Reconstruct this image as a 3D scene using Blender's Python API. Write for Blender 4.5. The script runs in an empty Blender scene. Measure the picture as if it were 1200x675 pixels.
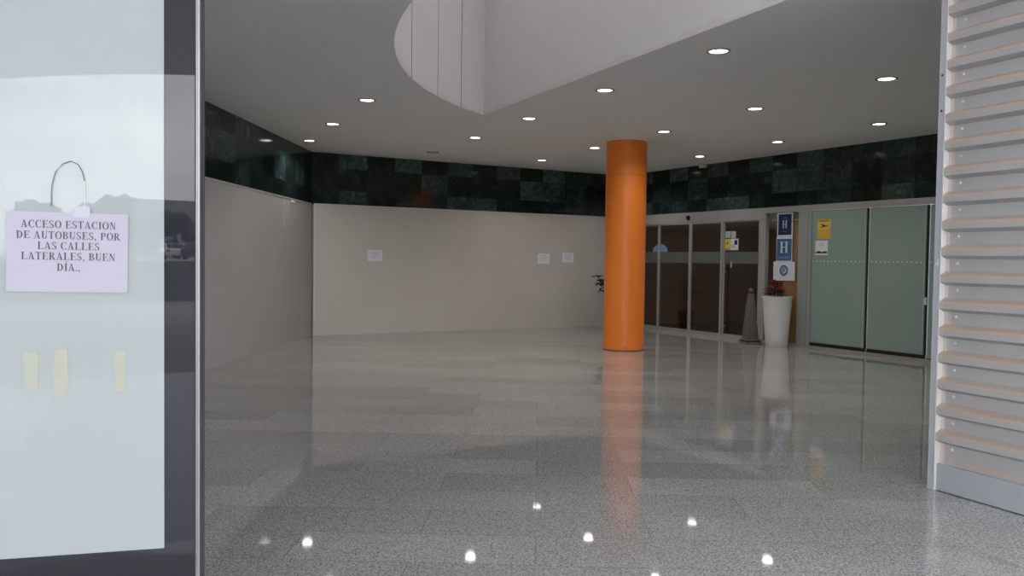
import bpy, bmesh, math, random
from mathutils import Vector, Matrix
random.seed(7)
PI = math.pi
SC = bpy.context.scene
COL = SC.collection
H = 3.744          # ceiling height
ZB = 2.70          # top of the boarding / underside of the marble band

# ------------------------------------------------------------------ helpers
class MB:
    """collects shapes, built as one mesh object"""
    def __init__(s): s.bm = bmesh.new()
    def box(s, x0, x1, y0, y1, z0, z1, bev=0.0):
        t = bmesh.new()
        bmesh.ops.create_cube(t, size=1)
        for v in t.verts:
            v.co = Vector((x0+(v.co.x+.5)*(x1-x0), y0+(v.co.y+.5)*(y1-y0), z0+(v.co.z+.5)*(z1-z0)))
        if bev: bmesh.ops.bevel(t, geom=t.edges[:], offset=bev, segments=2, profile=.5, affect='EDGES')
        return s.merge(t)
    def merge(s, t, mat=None):
        if mat is not None: bmesh.ops.transform(t, matrix=mat, verts=t.verts)
        me = bpy.data.meshes.new('t'); t.to_mesh(me); t.free()
        s.bm.from_mesh(me); bpy.data.meshes.remove(me); return s
    def lathe(s, prof, n=48, c=(0,0,0), mat=None, close=True):
        t = bmesh.new(); rings = []
        for r, z in prof:
            if r < 1e-6: rings.append([t.verts.new((c[0], c[1], c[2]+z))])
            else: rings.append([t.verts.new((c[0]+r*math.cos(2*PI*i/n), c[1]+r*math.sin(2*PI*i/n), c[2]+z)) for i in range(n)])
        for a, b in zip(rings, rings[1:]):
            for i in range(n):
                j = (i+1) % n
                if len(a) == 1 and len(b) == 1: continue
                if len(a) == 1: t.faces.new((a[0], b[j], b[i]))
                elif len(b) == 1: t.faces.new((a[i], a[j], b[0]))
                else: t.faces.new((a[i], a[j], b[j], b[i]))
        bmesh.ops.recalc_face_normals(t, faces=t.faces)
        return s.merge(t, mat)
    def tube(s, pts, r, n=8):
        t = bmesh.new(); rings = []
        P = [Vector(p) for p in pts]
        for k, p in enumerate(P):
            d = (P[min(k+1, len(P)-1)]-P[max(k-1, 0)]).normalized()
            a = d.orthogonal().normalized() if abs(d.z) > .9 else d.cross(Vector((0,0,1))).normalized()
            b = d.cross(a)
            rr = r[k] if isinstance(r, (list, tuple)) else r
            rings.append([t.verts.new(p+rr*(math.cos(2*PI*i/n)*a+math.sin(2*PI*i/n)*b)) for i in range(n)])
        for a, b in zip(rings, rings[1:]):
            for i in range(n): t.faces.new((a[i], a[(i+1) % n], b[(i+1) % n], b[i]))
        t.faces.new(rings[0]); t.faces.new(rings[-1])
        bmesh.ops.recalc_face_normals(t, faces=t.faces)
        return s.merge(t)
    def prism(s, pts, axis, a0, a1):
        """closed outline pts (2d) extruded along axis 'x','y' or 'z'"""
        t = bmesh.new()
        def mk(p, a):
            return {'x': (a, p[0], p[1]), 'y': (p[0], a, p[1]), 'z': (p[0], p[1], a)}[axis]
        A = [t.verts.new(mk(p, a0)) for p in pts]; B = [t.verts.new(mk(p, a1)) for p in pts]
        n = len(pts)
        for i in range(n): t.faces.new((A[i], A[(i+1) % n], B[(i+1) % n], B[i]))
        t.faces.new(A); t.faces.new(B[::-1])
        bmesh.ops.recalc_face_normals(t, faces=t.faces)
        return s.merge(t)
    def ball(s, c, r, sub=2, sc=(1,1,1)):
        t = bmesh.new(); bmesh.ops.create_icosphere(t, subdivisions=sub, radius=r)
        for v in t.verts: v.co = Vector((c[0]+v.co.x*sc[0], c[1]+v.co.y*sc[1], c[2]+v.co.z*sc[2]))
        return s.merge(t)
    def poly(s, pts):
        s.bm.faces.new([s.bm.verts.new(p) for p in pts]); return s
    def build(s, name, mat, parent=None, loc=None, rz=0, smooth=False):
        me = bpy.data.meshes.new(name); s.bm.to_mesh(me); s.bm.free()
        o = bpy.data.objects.new(name, me); COL.objects.link(o)
        if mat: me.materials.append(mat)
        if smooth:
            me.shade_smooth(); me.set_sharp_from_angle(angle=math.radians(smooth if smooth > 1 else 35))
        if parent: o.parent = parent
        if loc is not None: o.location = loc
        o.rotation_euler.z = rz
        return o
def tag(o, label, cat, group=None):
    o['label'] = label; o['category'] = cat
    if group: o['group'] = group
    return o
def struct(o):
    o['kind'] = 'structure'; return o
def empty(name, loc, rz=0, label=None, cat=None, group=None):
    o = bpy.data.objects.new(name, None); COL.objects.link(o)
    o.empty_display_size = .1; o.location = loc; o.rotation_euler = (0, 0, rz)
    if label: tag(o, label, cat, group)
    return o
def plabel(o, l): o['label'] = l; return o

# ------------------------------------------------------------------ materials
class NT:
    def __init__(s, name):
        s.m = bpy.data.materials.new(name); s.m.use_nodes = True
        s.n = s.m.node_tree.nodes; s.l = s.m.node_tree.links; s.n.clear()
        s.out = s.n.new('ShaderNodeOutputMaterial')
    def node(s, t, **kw):
        n = s.n.new(t)
        for k, v in kw.items(): setattr(n, k, v)
        return n
    def set(s, inp, v):
        if hasattr(v, 'is_linked') or isinstance(v, bpy.types.NodeSocket): s.l.new(v, inp)
        else:
            if isinstance(v, (tuple, list)) and len(v) == 3 and inp.type == 'RGBA': v = (*v, 1)
            inp.default_value = v
    def math(s, op, a, b=None, c=None):
        n = s.node('ShaderNodeMath', operation=op)
        s.set(n.inputs[0], a)
        if b is not None: s.set(n.inputs[1], b)
        if c is not None: s.set(n.inputs[2], c)
        return n.outputs[0]
    def mix(s, f, a, b):
        n = s.node('ShaderNodeMix', data_type='RGBA')
        s.set(n.inputs[0], f); s.set(n.inputs[6], a); s.set(n.inputs[7], b)
        return n.outputs[2]
    def obj(s):
        n = s.node('ShaderNodeTexCoord'); q = s.node('ShaderNodeSeparateXYZ')
        s.l.new(n.outputs['Object'], q.inputs[0]); return n.outputs['Object'], q.outputs
    def noise(s, vec, scale, detail=3, rough=.5):
        n = s.node('ShaderNodeTexNoise'); n.inputs['Scale'].default_value = scale
        n.inputs['Detail'].default_value = detail; n.inputs['Roughness'].default_value = rough
        if vec is not None: s.l.new(vec, n.inputs['Vector'])
        return n.outputs[0]
    def ramp(s, f, stops):
        n = s.node('ShaderNodeValToRGB'); e = n.color_ramp.elements
        while len(e) < len(stops): e.new(.5)
        for i, (p, c) in enumerate(stops): e[i].position = p; e[i].color = (*c, 1) if len(c) == 3 else c
        s.set(n.inputs[0], f); return n.outputs[0]
    def white(s, a, b):
        c = s.node('ShaderNodeCombineXYZ'); s.set(c.inputs[0], a); s.set(c.inputs[1], b)
        w = s.node('ShaderNodeTexWhiteNoise', noise_dimensions='2D'); s.l.new(c.outputs[0], w.inputs['Vector'])
        return w.outputs['Value']
    def principled(s, color, rough=.5, metal=0, spec=.5, ior=1.5, coat=0, bump=None, bstr=.2, bdist=.01, emit=None, estr=0):
        p = s.node('ShaderNodeBsdfPrincipled')
        s.set(p.inputs['Base Color'], color); s.set(p.inputs['Roughness'], rough)
        s.set(p.inputs['Metallic'], metal); p.inputs['Specular IOR Level'].default_value = spec
        p.inputs['IOR'].default_value = ior; p.inputs['Coat Weight'].default_value = coat
        p.inputs['Coat Roughness'].default_value = .02
        if emit: s.set(p.inputs['Emission Color'], emit); p.inputs['Emission Strength'].default_value = estr
        if bump is not None:
            b = s.node('ShaderNodeBump'); b.inputs['Strength'].default_value = bstr; b.inputs['Distance'].default_value = bdist
            s.l.new(bump, b.inputs['Height']); s.l.new(b.outputs[0], p.inputs['Normal'])
        s.l.new(p.outputs[0], s.out.inputs[0]); return s.m
def plain(name, color, rough=.5, metal=0, spec=.5, var=.08, scale=6, coat=0, ior=1.5):
    t = NT(name); v, _ = t.obj(); n = t.noise(v, scale, 4)
    c = t.mix(n, tuple(x*(1-var) for x in color), tuple(min(1, x*(1+var)) for x in color))
    return t.principled(c, rough, metal, spec, coat=coat, ior=ior)

def lines(t, coord, period, offset, width):
    """1 near multiples of period"""
    f = t.math('FRACT', t.math('DIVIDE', t.math('SUBTRACT', coord, offset-period*100.5), period))
    d = t.math('ABSOLUTE', t.math('SUBTRACT', f, .5))
    return t.math('LESS_THAN', d, width/period/2)

def m_floor():
    t = NT('polished_granite'); v, q = t.obj()
    row = t.math('FLOOR', t.math('DIVIDE', t.math('SUBTRACT', q[1], 5.23-.46*60), .46))
    par = t.math('MODULO', row, 2.0)
    xo = t.math('ADD', q[0], t.math('MULTIPLY', par, .67))
    col = t.math('FLOOR', t.math('DIVIDE', t.math('ADD', xo, 134.0), 1.34))
    w = t.white(col, row)
    jy = lines(t, q[1], .46, 5.23-.46*40, .005)
    jx = lines(t, xo, 1.34, 0.0, .005)
    joint = t.math('MAXIMUM', jx, jy)
    big = t.noise(v, .55, 3)
    g1 = t.noise(v, 80, 2, .7); g2 = t.noise(v, 55, 3, .6)
    vo = t.node('ShaderNodeTexVoronoi'); vo.inputs['Scale'].default_value = 115; t.l.new(v, vo.inputs['Vector'])
    sp = t.ramp(g1, [(.36, (.10,.098,.090)), (.5, (.30,.294,.272)), (.64, (.56,.548,.512))])
    sp2 = t.ramp(vo.outputs['Color'], [(.15, (.11,.11,.105)), (.45, (.31,.305,.29)), (.85, (.50,.49,.475))])
    c = t.mix(.5, sp, sp2)
    k = t.math('MULTIPLY_ADD', w, .26, 1.0)
    k = t.math('MULTIPLY', k, t.math('MULTIPLY_ADD', g2, .3, .84))
    k = t.math('MULTIPLY', k, t.math('MULTIPLY_ADD', big, .22, .88))
    c = t.mix(1.0, c, c)
    mm = t.node('ShaderNodeVectorMath', operation='SCALE'); t.l.new(c, mm.inputs[0]); t.l.new(k, mm.inputs['Scale'])
    c = t.mix(t.math('MULTIPLY', joint, .55), mm.outputs[0], (.12,.115,.11))
    r = t.math('MULTIPLY_ADD', w, .03, .10)
    r = t.math('ADD', r, t.math('MULTIPLY', joint, .25))
    r = t.math('MULTIPLY', r, .33)
    return t.principled(c, r, spec=.5, ior=1.5)
def m_marble(z0):
    t = NT('green_marble_tiles'); v, q = t.obj()
    cx = t.math('FLOOR', t.math('DIVIDE', t.math('ADD', q[0], 62.1), .62))
    cz = t.math('FLOOR', t.math('DIVIDE', t.math('SUBTRACT', q[2], 2.99-.45*4), .45))
    w = t.white(cx, cz)
    j = t.math('MAXIMUM', lines(t, q[0], .62, .1, .005), lines(t, q[2], .45, 2.99, .005))
    n1 = t.node('ShaderNodeTexNoise'); n1.inputs['Scale'].default_value = 5; n1.inputs['Detail'].default_value = 7
    n1.inputs['Roughness'].default_value = .65; n1.inputs['Distortion'].default_value = 1.6
    off = t.node('ShaderNodeVectorMath', operation='ADD'); cc = t.node('ShaderNodeCombineXYZ')
    t.l.new(t.math('MULTIPLY', w, 37.0), cc.inputs[0]); t.l.new(v, off.inputs[0]); t.l.new(cc.outputs[0], off.inputs[1])
    t.l.new(off.outputs[0], n1.inputs['Vector'])
    veins = t.ramp(n1.outputs[0], [(.40, (.012,.021,.021)), (.55, (.022,.034,.033)), (.66, (.036,.060,.053)), (.8, (.085,.11,.10))])
    k = t.math('POWER', w, 3.0)
    k = t.math('MULTIPLY_ADD', k, 2.2, .6)
    mm = t.node('ShaderNodeVectorMath', operation='SCALE'); t.l.new(veins, mm.inputs[0]); t.l.new(k, mm.inputs['Scale'])
    c = t.mix(j, mm.outputs[0], (.012,.018,.016))
    return t.principled(c, .12, spec=.28)
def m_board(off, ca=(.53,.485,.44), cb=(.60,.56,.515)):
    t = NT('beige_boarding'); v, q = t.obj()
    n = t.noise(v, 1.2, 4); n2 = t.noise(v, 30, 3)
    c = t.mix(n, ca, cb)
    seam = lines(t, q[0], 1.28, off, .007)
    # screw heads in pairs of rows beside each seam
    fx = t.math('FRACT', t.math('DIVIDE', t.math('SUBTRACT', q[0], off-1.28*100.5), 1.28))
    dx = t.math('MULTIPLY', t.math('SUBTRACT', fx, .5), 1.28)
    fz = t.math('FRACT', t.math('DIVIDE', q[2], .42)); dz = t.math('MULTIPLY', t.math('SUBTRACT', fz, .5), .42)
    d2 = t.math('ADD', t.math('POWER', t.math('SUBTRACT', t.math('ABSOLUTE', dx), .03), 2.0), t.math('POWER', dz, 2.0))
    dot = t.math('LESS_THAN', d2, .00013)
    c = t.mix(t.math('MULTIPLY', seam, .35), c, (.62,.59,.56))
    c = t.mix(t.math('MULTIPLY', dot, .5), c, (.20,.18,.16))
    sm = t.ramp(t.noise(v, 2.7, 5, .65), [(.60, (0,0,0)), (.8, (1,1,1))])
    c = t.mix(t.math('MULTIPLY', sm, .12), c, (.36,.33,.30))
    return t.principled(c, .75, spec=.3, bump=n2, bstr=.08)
def m_ceiling():
    t = NT('white_plaster'); v, q = t.obj()
    n = t.noise(v, .8, 4); n2 = t.noise(v, 14, 3)
    c = t.mix(n, (.78,.78,.775), (.84,.835,.825))
    return t.principled(c, .8, spec=.3, bump=t.noise(v, 1.5, 2), bstr=.12, bdist=.05)
def m_well():
    t = NT('well_panels'); v, q = t.obj()
    n = t.noise(v, 1.1, 4); c = t.mix(n, (.78,.745,.72), (.84,.80,.775))
    # grime near the lower rim
    g = t.ramp(t.math('ADD', q[2], t.math('MULTIPLY', t.noise(v, 2.2, 4), .35)), [(.0, (0,0,0)), (1, (1,1,1))])
    zz = t.math('SUBTRACT', q[2], H)
    m = t.math('LESS_THAN', t.math('ADD', zz, t.math('MULTIPLY', t.noise(v, 3, 4), .25)), .17)
    c = t.mix(t.math('MULTIPLY', m, .14), c, (.45,.38,.32))
    return t.principled(c, .7, spec=.3)
def m_orange():
    t = NT('orange_paint'); v, q = t.obj()
    n = t.noise(v, 2.2, 4)
    c = t.mix(n, (.90,.215,.022), (.97,.26,.03))
    seam = lines(t, q[2], 50.0, 3.14, .008)
    c = t.mix(t.math('MULTIPLY', seam, .5), c, (.35,.08,.02))
    sc = t.ramp(t.noise(v, 9, 5, .7), [(.55, (0,0,0)), (.62, (1,1,1))])
    low = t.math('LESS_THAN', t.math('ADD', q[2], t.math('MULTIPLY', n, .8)), .75)
    c = t.mix(t.math('MULTIPLY', t.math('MULTIPLY', sc, low), .35), c, (.40,.12,.04))
    edge = t.math('LESS_THAN', q[2], .018)
    c = t.mix(edge, c, (.12,.06,.03))
    return t.principled(c, .42, spec=.5)
def m_corr():
    t = NT('ribbed_sheet_metal'); v, q = t.obj()
    # local z measured from a screw row: dust sits on the sloping tops of the ribs
    f = t.math('FRACT', t.math('DIVIDE', t.math('SUBTRACT', q[2], .308-.187*30), .187))
    a = t.math('MULTIPLY', t.math('SUBTRACT', f, .44), 1.0)
    n = t.noise(v, 6, 5, .7)
    d = t.math('ABSOLUTE', t.math('SUBTRACT', f, .55))          # slope centre
    dd = t.math('ADD', d, t.math('MULTIPLY', t.math('SUBTRACT', n, .5), .14))
    mask = t.ramp(dd, [(.03, (1,1,1)), (.11, (0,0,0))])
    nb = t.ramp(t.noise(v, 2.0, 5, .6), [(.35, (.35,.35,.35)), (.65, (1,1,1))])
    base = t.mix(t.noise(v, 3, 4), (.36,.35,.335), (.43,.415,.40))
    geo = t.node('ShaderNodeNewGeometry'); s = t.node('ShaderNodeSeparateXYZ'); t.l.new(geo.outputs['Normal'], s.inputs[0])
    up = t.math('MULTIPLY', t.math('GREATER_THAN', s.outputs[2], .3), .7)
    f2 = t.math('MULTIPLY', t.math('MAXIMUM', mask, up), t.math('MULTIPLY', nb, .8))
    c = t.mix(f2, base, (.55,.36,.24))
    side = t.math('MULTIPLY', t.math('LESS_THAN', t.math('ADD', q[0], t.math('MULTIPLY', n, .12)), .10), .38)
    c = t.mix(side, c, (.58,.46,.38))
    return t.principled(c, .5, metal=.1, spec=.4)
def m_kick():
    t = NT('scuffed_grey_sheet'); v, q = t.obj()
    s = t.ramp(t.noise(v, 14, 6, .75), [(.55, (0,0,0)), (.7, (1,1,1))])
    c = t.mix(t.math('MULTIPLY', s, .35), (.37,.38,.39), (.24,.24,.24))
    return t.principled(c, .5, metal=.1, spec=.4)
def m_glass(name, tint, refl=.08, frost=0):
    t = NT(name)
    tr = t.node('ShaderNodeBsdfTransparent'); tr.inputs[0].default_value = (*tint, 1)
    gl = t.node('ShaderNodeBsdfGlossy'); gl.inputs['Roughness'].default_value = .01; gl.inputs[0].default_value = (.9,.93,.92,1)
    fr = t.node('ShaderNodeFresnel'); fr.inputs[0].default_value = 1.5
    geo = t.node('ShaderNodeNewGeometry')
    k = t.math('MULTIPLY', t.math('MULTIPLY', fr.outputs[0], 1.3), t.math('SUBTRACT', 1.0, geo.outputs['Backfacing']))
    mx = t.node('ShaderNodeMixShader'); t.l.new(k, mx.inputs[0]); t.l.new(tr.outputs[0], mx.inputs[1]); t.l.new(gl.outputs[0], mx.inputs[2])
    t.l.new(mx.outputs[0], t.out.inputs[0]); return t.m
def m_film():
    t = NT('frosted_film'); v, q = t.obj()
    tr = t.node('ShaderNodeBsdfTransparent'); df = t.node('ShaderNodeBsdfDiffuse'); df.inputs[0].default_value = (.24,.265,.265,1)
    mx = t.node('ShaderNodeMixShader'); mx.inputs[0].default_value = .34
    t.l.new(tr.outputs[0], mx.inputs[1]); t.l.new(df.outputs[0], mx.inputs[2]); t.l.new(mx.outputs[0], t.out.inputs[0]); return t.m
def m_frost():
    t = NT('green_frosted_glass'); v, q = t.obj()
    c = t.mix(t.noise(v, .9, 3), (.245,.325,.285), (.275,.355,.31))
    f = t.math('FRACT', t.math('DIVIDE', q[0], .085)); dx = t.math('MULTIPLY', t.math('SUBTRACT', f, .5), .085)
    dz = t.math('SUBTRACT', q[2], 1.652)
    d2 = t.math('ADD', t.math('POWER', dx, 2.0), t.math('POWER', dz, 2.0))
    c = t.mix(t.math('MULTIPLY', t.math('LESS_THAN', d2, .00026), .6), c, (.75,.8,.78))
    return t.principled(c, .12, spec=.5)
def m_whiteglass():
    t = NT('white_backed_glass'); v, q = t.obj()
    n = t.noise(v, 2.5, 4)
    c = t.mix(n, (.212,.23,.222), (.235,.253,.24))
    g = t.ramp(t.noise(v, 1.8, 5, .7), [(.55, (0,0,0)), (.75, (1,1,1))])
    c = t.mix(t.math('MULTIPLY', g, .08), c, (.60,.60,.50))
    edge = t.math('GREATER_THAN', q[0], -.006)
    c = t.mix(t.math('MULTIPLY', edge, .5), c, (.20,.26,.235))
    return t.principled(c, 0.0, spec=.36, ior=1.45)
def m_ground(name, a, b, rough, sx, sy, joint):
    t = NT(name); v, q = t.obj()
    c = t.mix(t.noise(v, .4, 5), a, b); c = t.mix(t.math('MULTIPLY', t.noise(v, 60, 2), .3), c, tuple(x*.5 for x in a))
    if joint:
        j = t.math('MAXIMUM', lines(t, q[0], sx, 0, .03), lines(t, q[1], sy, 0, .03)); c = t.mix(t.math('MULTIPLY', j, .6), c, (.06,.06,.06))
    return t.principled(c, rough)
def m_wood():
    t = NT('orange_wood'); v, q = t.obj()
    w = t.node('ShaderNodeTexNoise'); mp = t.node('ShaderNodeMapping'); mp.inputs['Scale'].default_value = (12, 12, 1.2)
    t.l.new(v, mp.inputs[0]); t.l.new(mp.outputs[0], w.inputs[0]); w.inputs['Scale'].default_value = 3; w.inputs['Detail'].default_value = 5
    return t.principled(t.mix(w.outputs[0], (.32,.14,.045), (.55,.27,.095)), .4)
def m_emit(name, c, s):
    t = NT(name); e = t.node('ShaderNodeEmission'); e.inputs[0].default_value = (*c, 1); e.inputs[1].default_value = s
    t.l.new(e.outputs[0], t.out.inputs[0]); return t.m
def m_fade(name, a, b, scale=8):
    t = NT(name); v, _ = t.obj(); return t.principled(t.mix(t.noise(v, scale, 4), a, b), .6)

def m_opal():
    t = NT('opal_sheet'); a = t.node('ShaderNodeBsdfTranslucent'); a.inputs[0].default_value = (.20,.20,.20,1)
    b = t.node('ShaderNodeBsdfDiffuse'); b.inputs[0].default_value = (.6,.6,.6,1); m = t.node('ShaderNodeAddShader')
    t.l.new(a.outputs[0], m.inputs[0]); t.l.new(b.outputs[0], m.inputs[1]); t.l.new(m.outputs[0], t.out.inputs[0]); return t.m
M = dict(
 opal=m_opal(),
 floor=m_floor(), marble=m_marble(0), board=m_board(.75), board_shaded=m_board(.7, (.375,.355,.34), (.42,.40,.385)), ceil=m_ceiling(), well=m_well(),  # left boarding is a darkened copy: the wall's shade is put into its colour
 orange=m_orange(), corr=m_corr(), kick=m_kick(), glass=m_glass('dark_tinted_glass', (.72,.73,.72)), film=m_film(), clearglass=m_glass('clear_glass', (.92,.93,.92)),
 frost=m_frost(), wglass=m_whiteglass(), wood=m_wood(),
 alu=plain('brushed_aluminium', (.40,.40,.385), .4, .35), alu2=plain('pale_greenish_metal', (.36,.39,.37), .4, .3),
 steel=plain('stainless_steel', (.20,.185,.18), .35, .6), trim=plain('light_grey_trim', (.50,.50,.52), .4, .2),
 bright=plain('worn_bright_edge', (.80,.79,.77), .35, .4),
 black=plain('black_gap', (.008,.008,.008), .5), blackglass=plain('black_glass', (.014,.014,.017), 0.0, spec=.36, ior=1.45),
 darkrub=plain('dark_rubber', (.02,.02,.02), .6), white=plain('white_plastic', (.72,.72,.70), .45),
 paper=plain('white_paper', (.27,.255,.288), .85, var=.02), paper2=plain('office_paper', (.78,.77,.82), .85, var=.02), ink=plain('black_ink', (.045,.045,.05), .8),
 greyink=plain('faint_grey_ink', (.42,.41,.47), .8),
 screw=plain('screw_zinc', (.78,.78,.76), .3, .5), concrete=plain('kerb_stone', (.30,.29,.27), .4),
 wall=plain('dark_wall_paint', (.20,.195,.19), .8), outer=plain('facade_render', (.45,.44,.42), .8),
 cap=plain('pale_aluminium_capping', (.62,.61,.59), .4, .3),
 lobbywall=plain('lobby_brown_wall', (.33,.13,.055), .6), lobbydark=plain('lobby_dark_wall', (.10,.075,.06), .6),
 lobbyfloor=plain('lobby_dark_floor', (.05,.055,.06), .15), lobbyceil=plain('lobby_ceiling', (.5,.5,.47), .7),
 planter=plain('white_resin', (.74,.72,.70), .35, var=.03), soil=plain('potting_soil', (.04,.025,.015), .9),
 red=plain('red_petals', (.42,.02,.03), .6), leaf=plain('dark_green_leaves', (.018,.035,.014), .6), leafd=plain('very_dark_leaves', (.012,.016,.010), .7),
 stem=plain('brown_stems', (.06,.04,.025), .8), taupe=plain('taupe_stand', (.13,.117,.10), .45), blue=plain('sign_blue', (.035,.12,.27), .4), navy=plain('sign_navy', (.010,.018,.085), .35),
 signwhite=plain('sign_white', (.66,.72,.74), .5, var=.02), logo=plain('pale_blue_print', (.16,.30,.48), .5),
 yellow=plain('sticker_yellow', (.72,.50,.07), .5), orng=plain('sticker_orange', (.70,.36,.04), .5), cyan=plain('sticker_pale_green', (.36,.50,.47), .5), pink=plain('sticker_pale_pink', (.50,.44,.44), .5),
 tape=plain('yellowed_tape', (.235,.235,.18), .5, var=.12, scale=30), cord=plain('dark_cord', (.03,.03,.035), .6),
 lens=m_emit('lit_lens', (1.0,1.0,.93), 9), ring=plain('chrome_ring', (.55,.54,.50), .25, .8), offlens=plain('unlit_lens', (.30,.30,.29), .3),
 dome=plain('black_dome', (.01,.01,.012), .1),
 pave=m_ground('grey_paving', (.36,.39,.46), (.44,.47,.54), .35, .6, .6, True), road=m_ground('brown_asphalt', (.38,.335,.29), (.48,.43,.37), .8, 1, 1, False),
 conc=m_ground('rough_concrete', (.16,.155,.15), (.22,.21,.20), .85, 1, 1, False),
 tree=m_fade('tree_leaves', (.02,.035,.02), (.06,.08,.045), 2), bark=plain('bark', (.05,.035,.025), .9),
 carw=plain('car_paint_white', (.70,.70,.72), .25), card=plain('car_paint_dark', (.03,.035,.05), .25), carg=plain('car_window', (.01,.012,.015), .05), tyre=plain('tyre_rubber', (.01,.01,.01), .8),
 lampred=plain('tail_lamp_red', (.35,.01,.01), .3), bld=plain('building_wall', (.34,.31,.30), .8), bwin=plain('building_window', (.05,.06,.08), .1),
)

# ------------------------------------------------------------------ serif lettering
def arc(cx, cy, rx, ry, a0, a1, tx=.17, ty=.055, n=18):
    o, i = [], []
    for k in range(n+1):
        a = math.radians(a0+(a1-a0)*k/n)
        o.append((cx+rx*math.cos(a), cy+ry*math.sin(a))); i.append((cx+(rx-tx)*math.cos(a), cy+(ry-ty)*math.sin(a)))
    return [[o[k], o[k+1], i[k+1], i[k]] for k in range(n)]
def rect(x0, x1, y0, y1): return [[(x0, y0), (x1, y0), (x1, y1), (x0, y1)]]
SR = .05
def stemg(x, y0=0, y1=1, w=.085, s=.17):
    return rect(x-w, x+w, y0, y1)+rect(x-s, x+s, y0, y0+SR)+rect(x-s, x+s, y1-SR, y1)
GL = {
 'I': (stemg(.2), .4),
 'H': (stemg(.18)+stemg(.66)+rect(.18, .66, .47, .53), .84),
 'L': (stemg(.18)+rect(.18, .66, 0, SR)+[[(.60, 0), (.68, 0), (.68, .26), (.65, .26)]], .72),
 'T': (rect(.27, .43, 0, 1)+rect(.19, .51, 0, SR)+rect(.02, .68, .94, 1)+[[(.02, .74), (.05, .74), (.12, 1), (.02, 1)]]+[[(.58, 1), (.65, .74), (.68, .74), (.68, 1)]], .72),
 'E': (stemg(.18)+rect(.18, .66, 0, SR)+rect(.18, .62, .95, 1)+rect(.18, .5, .48, .53)+rect(.46, .5, .38, .63)+[[(.58, 0), (.68, 0), (.68, .26), (.65, .26)]]+[[(.60, .77), (.63, .77), (.64, 1), (.54, 1)]], .72),
 'N': (rect(.13, .18, 0, 1)+rect(.05, .27, 0, SR)+rect(.62, .67, 0, 1)+rect(.53, .76, .95, 1)+[[(.08, 1), (.28, 1), (.67, .0), (.58, 0)]], .8),
 'A': ([[(.34, 1), (.42, 1), (.16, 0), (.10, 0)]]+[[(.34, 1), (.42, 1), (.72, 0), (.53, 0)]]+rect(.2, .57, .28, .33)+rect(0, .25, 0, SR)+rect(.44, .8, 0, SR), .8),
 'D': (stemg(.18)+arc(.24, .5, .5, .5, -90, 90)+rect(.18, .26, 0, .055)+rect(.18, .26, .945, 1), .8),
 'P': (stemg(.18)+arc(.30, .735, .34, .265, -90, 90, .15)+rect(.18, .32, .47, .525)+rect(.18, .32, .945, 1), .68),
 'B': (stemg(.18)+arc(.30, .75, .31, .25, -90, 90, .15)+arc(.30, .27, .37, .27, -90, 90, .16)+rect(.18, .32, .49, .54)+rect(.18, .32, .945, 1)+rect(.18, .32, 0, .055), .72),
 'R': (stemg(.18)+arc(.30, .745, .33, .255, -90, 90, .15)+rect(.18, .32, .49, .54)+rect(.18, .32, .945, 1)+[[(.30, .52), (.45, .52), (.76, 0), (.56, 0)]]+rect(.6, .8, 0, SR), .8),
 'O': (arc(.4, .5, .39, .52, 0, 360, n=30), .8),
 'C': (arc(.42, .5, .41, .52, 50, 318, n=24)+rect(.62, .67, .66, .96), .74),
 'S': (arc(.3, .745, .25, .265, 30, 200, .12)+arc(.3, .265, .28, .275, -150, 20, .14)+[[(.06, .75), (.10, .60), (.52, .20), (.58, .32), (.50, .42), (.16, .66)]]+rect(.48, .52, .70, .97)+rect(.03, .07, .03, .30), .62),
 'U': (rect(.10, .27, .3, 1)+rect(.02, .35, .95, 1)+rect(.61, .66, .3, 1)+rect(.52, .75, .95, 1)+arc(.38, .32, .28, .33, 180, 360, .14, .07), .78),
 ',': (rect(.06, .2, 0, .15)+[[(.12, 0), (.2, 0), (.14, -.2), (.07, -.2)]], .28),
 '.': (rect(.06, .2, 0, .15), .26),
}
GL['Í'] = (GL['I'][0]+[[(.16, 1.08), (.24, 1.08), (.36, 1.28), (.24, 1.28)]], .4)
def text_width(s, gap=.07): return sum((GL[c][1]+gap) if c != ' ' else .38 for c in s)-gap
def serif(mb, s, cx, cz, h, y, sx=1.0):
    """centred line of lettering, baseline cz, lying in the local plane y (thin relief)"""
    x = cx-text_width(s)*h*sx/2
    for c in s:
        if c == ' ': x += .38*h*sx; continue
        polys, w = GL[c]
        for k, p in enumerate(polys):
            mb.poly([(x+px*h*sx, y, cz+pz*h) for px, pz in p])
        x += (w+.07)*h*sx
TEXT = ['ACCESO ESTACION', 'DE AUTOBUSES, POR', 'LAS CALLES', 'LATERALES, BUEN', 'DÍA.,']

# ------------------------------------------------------------------ camera + world
cam = bpy.data.cameras.new('camera'); co = bpy.data.objects.new('camera', cam); COL.objects.link(co); SC.camera = co
cam.sensor_width = 36; cam.lens = 974/1200*36; cam.clip_end = 600; cam.clip_start = .05
pit, rol, yaw = (math.radians(a) for a in (1.93, .76, -1.86))
fw = Vector((math.sin(yaw)*math.cos(pit), math.cos(yaw)*math.cos(pit), -math.sin(pit)))
rt = fw.cross(Vector((0, 0, 1))).normalized(); up = rt.cross(fw)
r2 = math.cos(rol)*rt+math.sin(rol)*up; u2 = -math.sin(rol)*rt+math.cos(rol)*up
mt = Matrix((r2, u2, -fw)).transposed().to_4x4(); mt.translation = (0, 0, 1.6); co.matrix_world = mt

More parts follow.
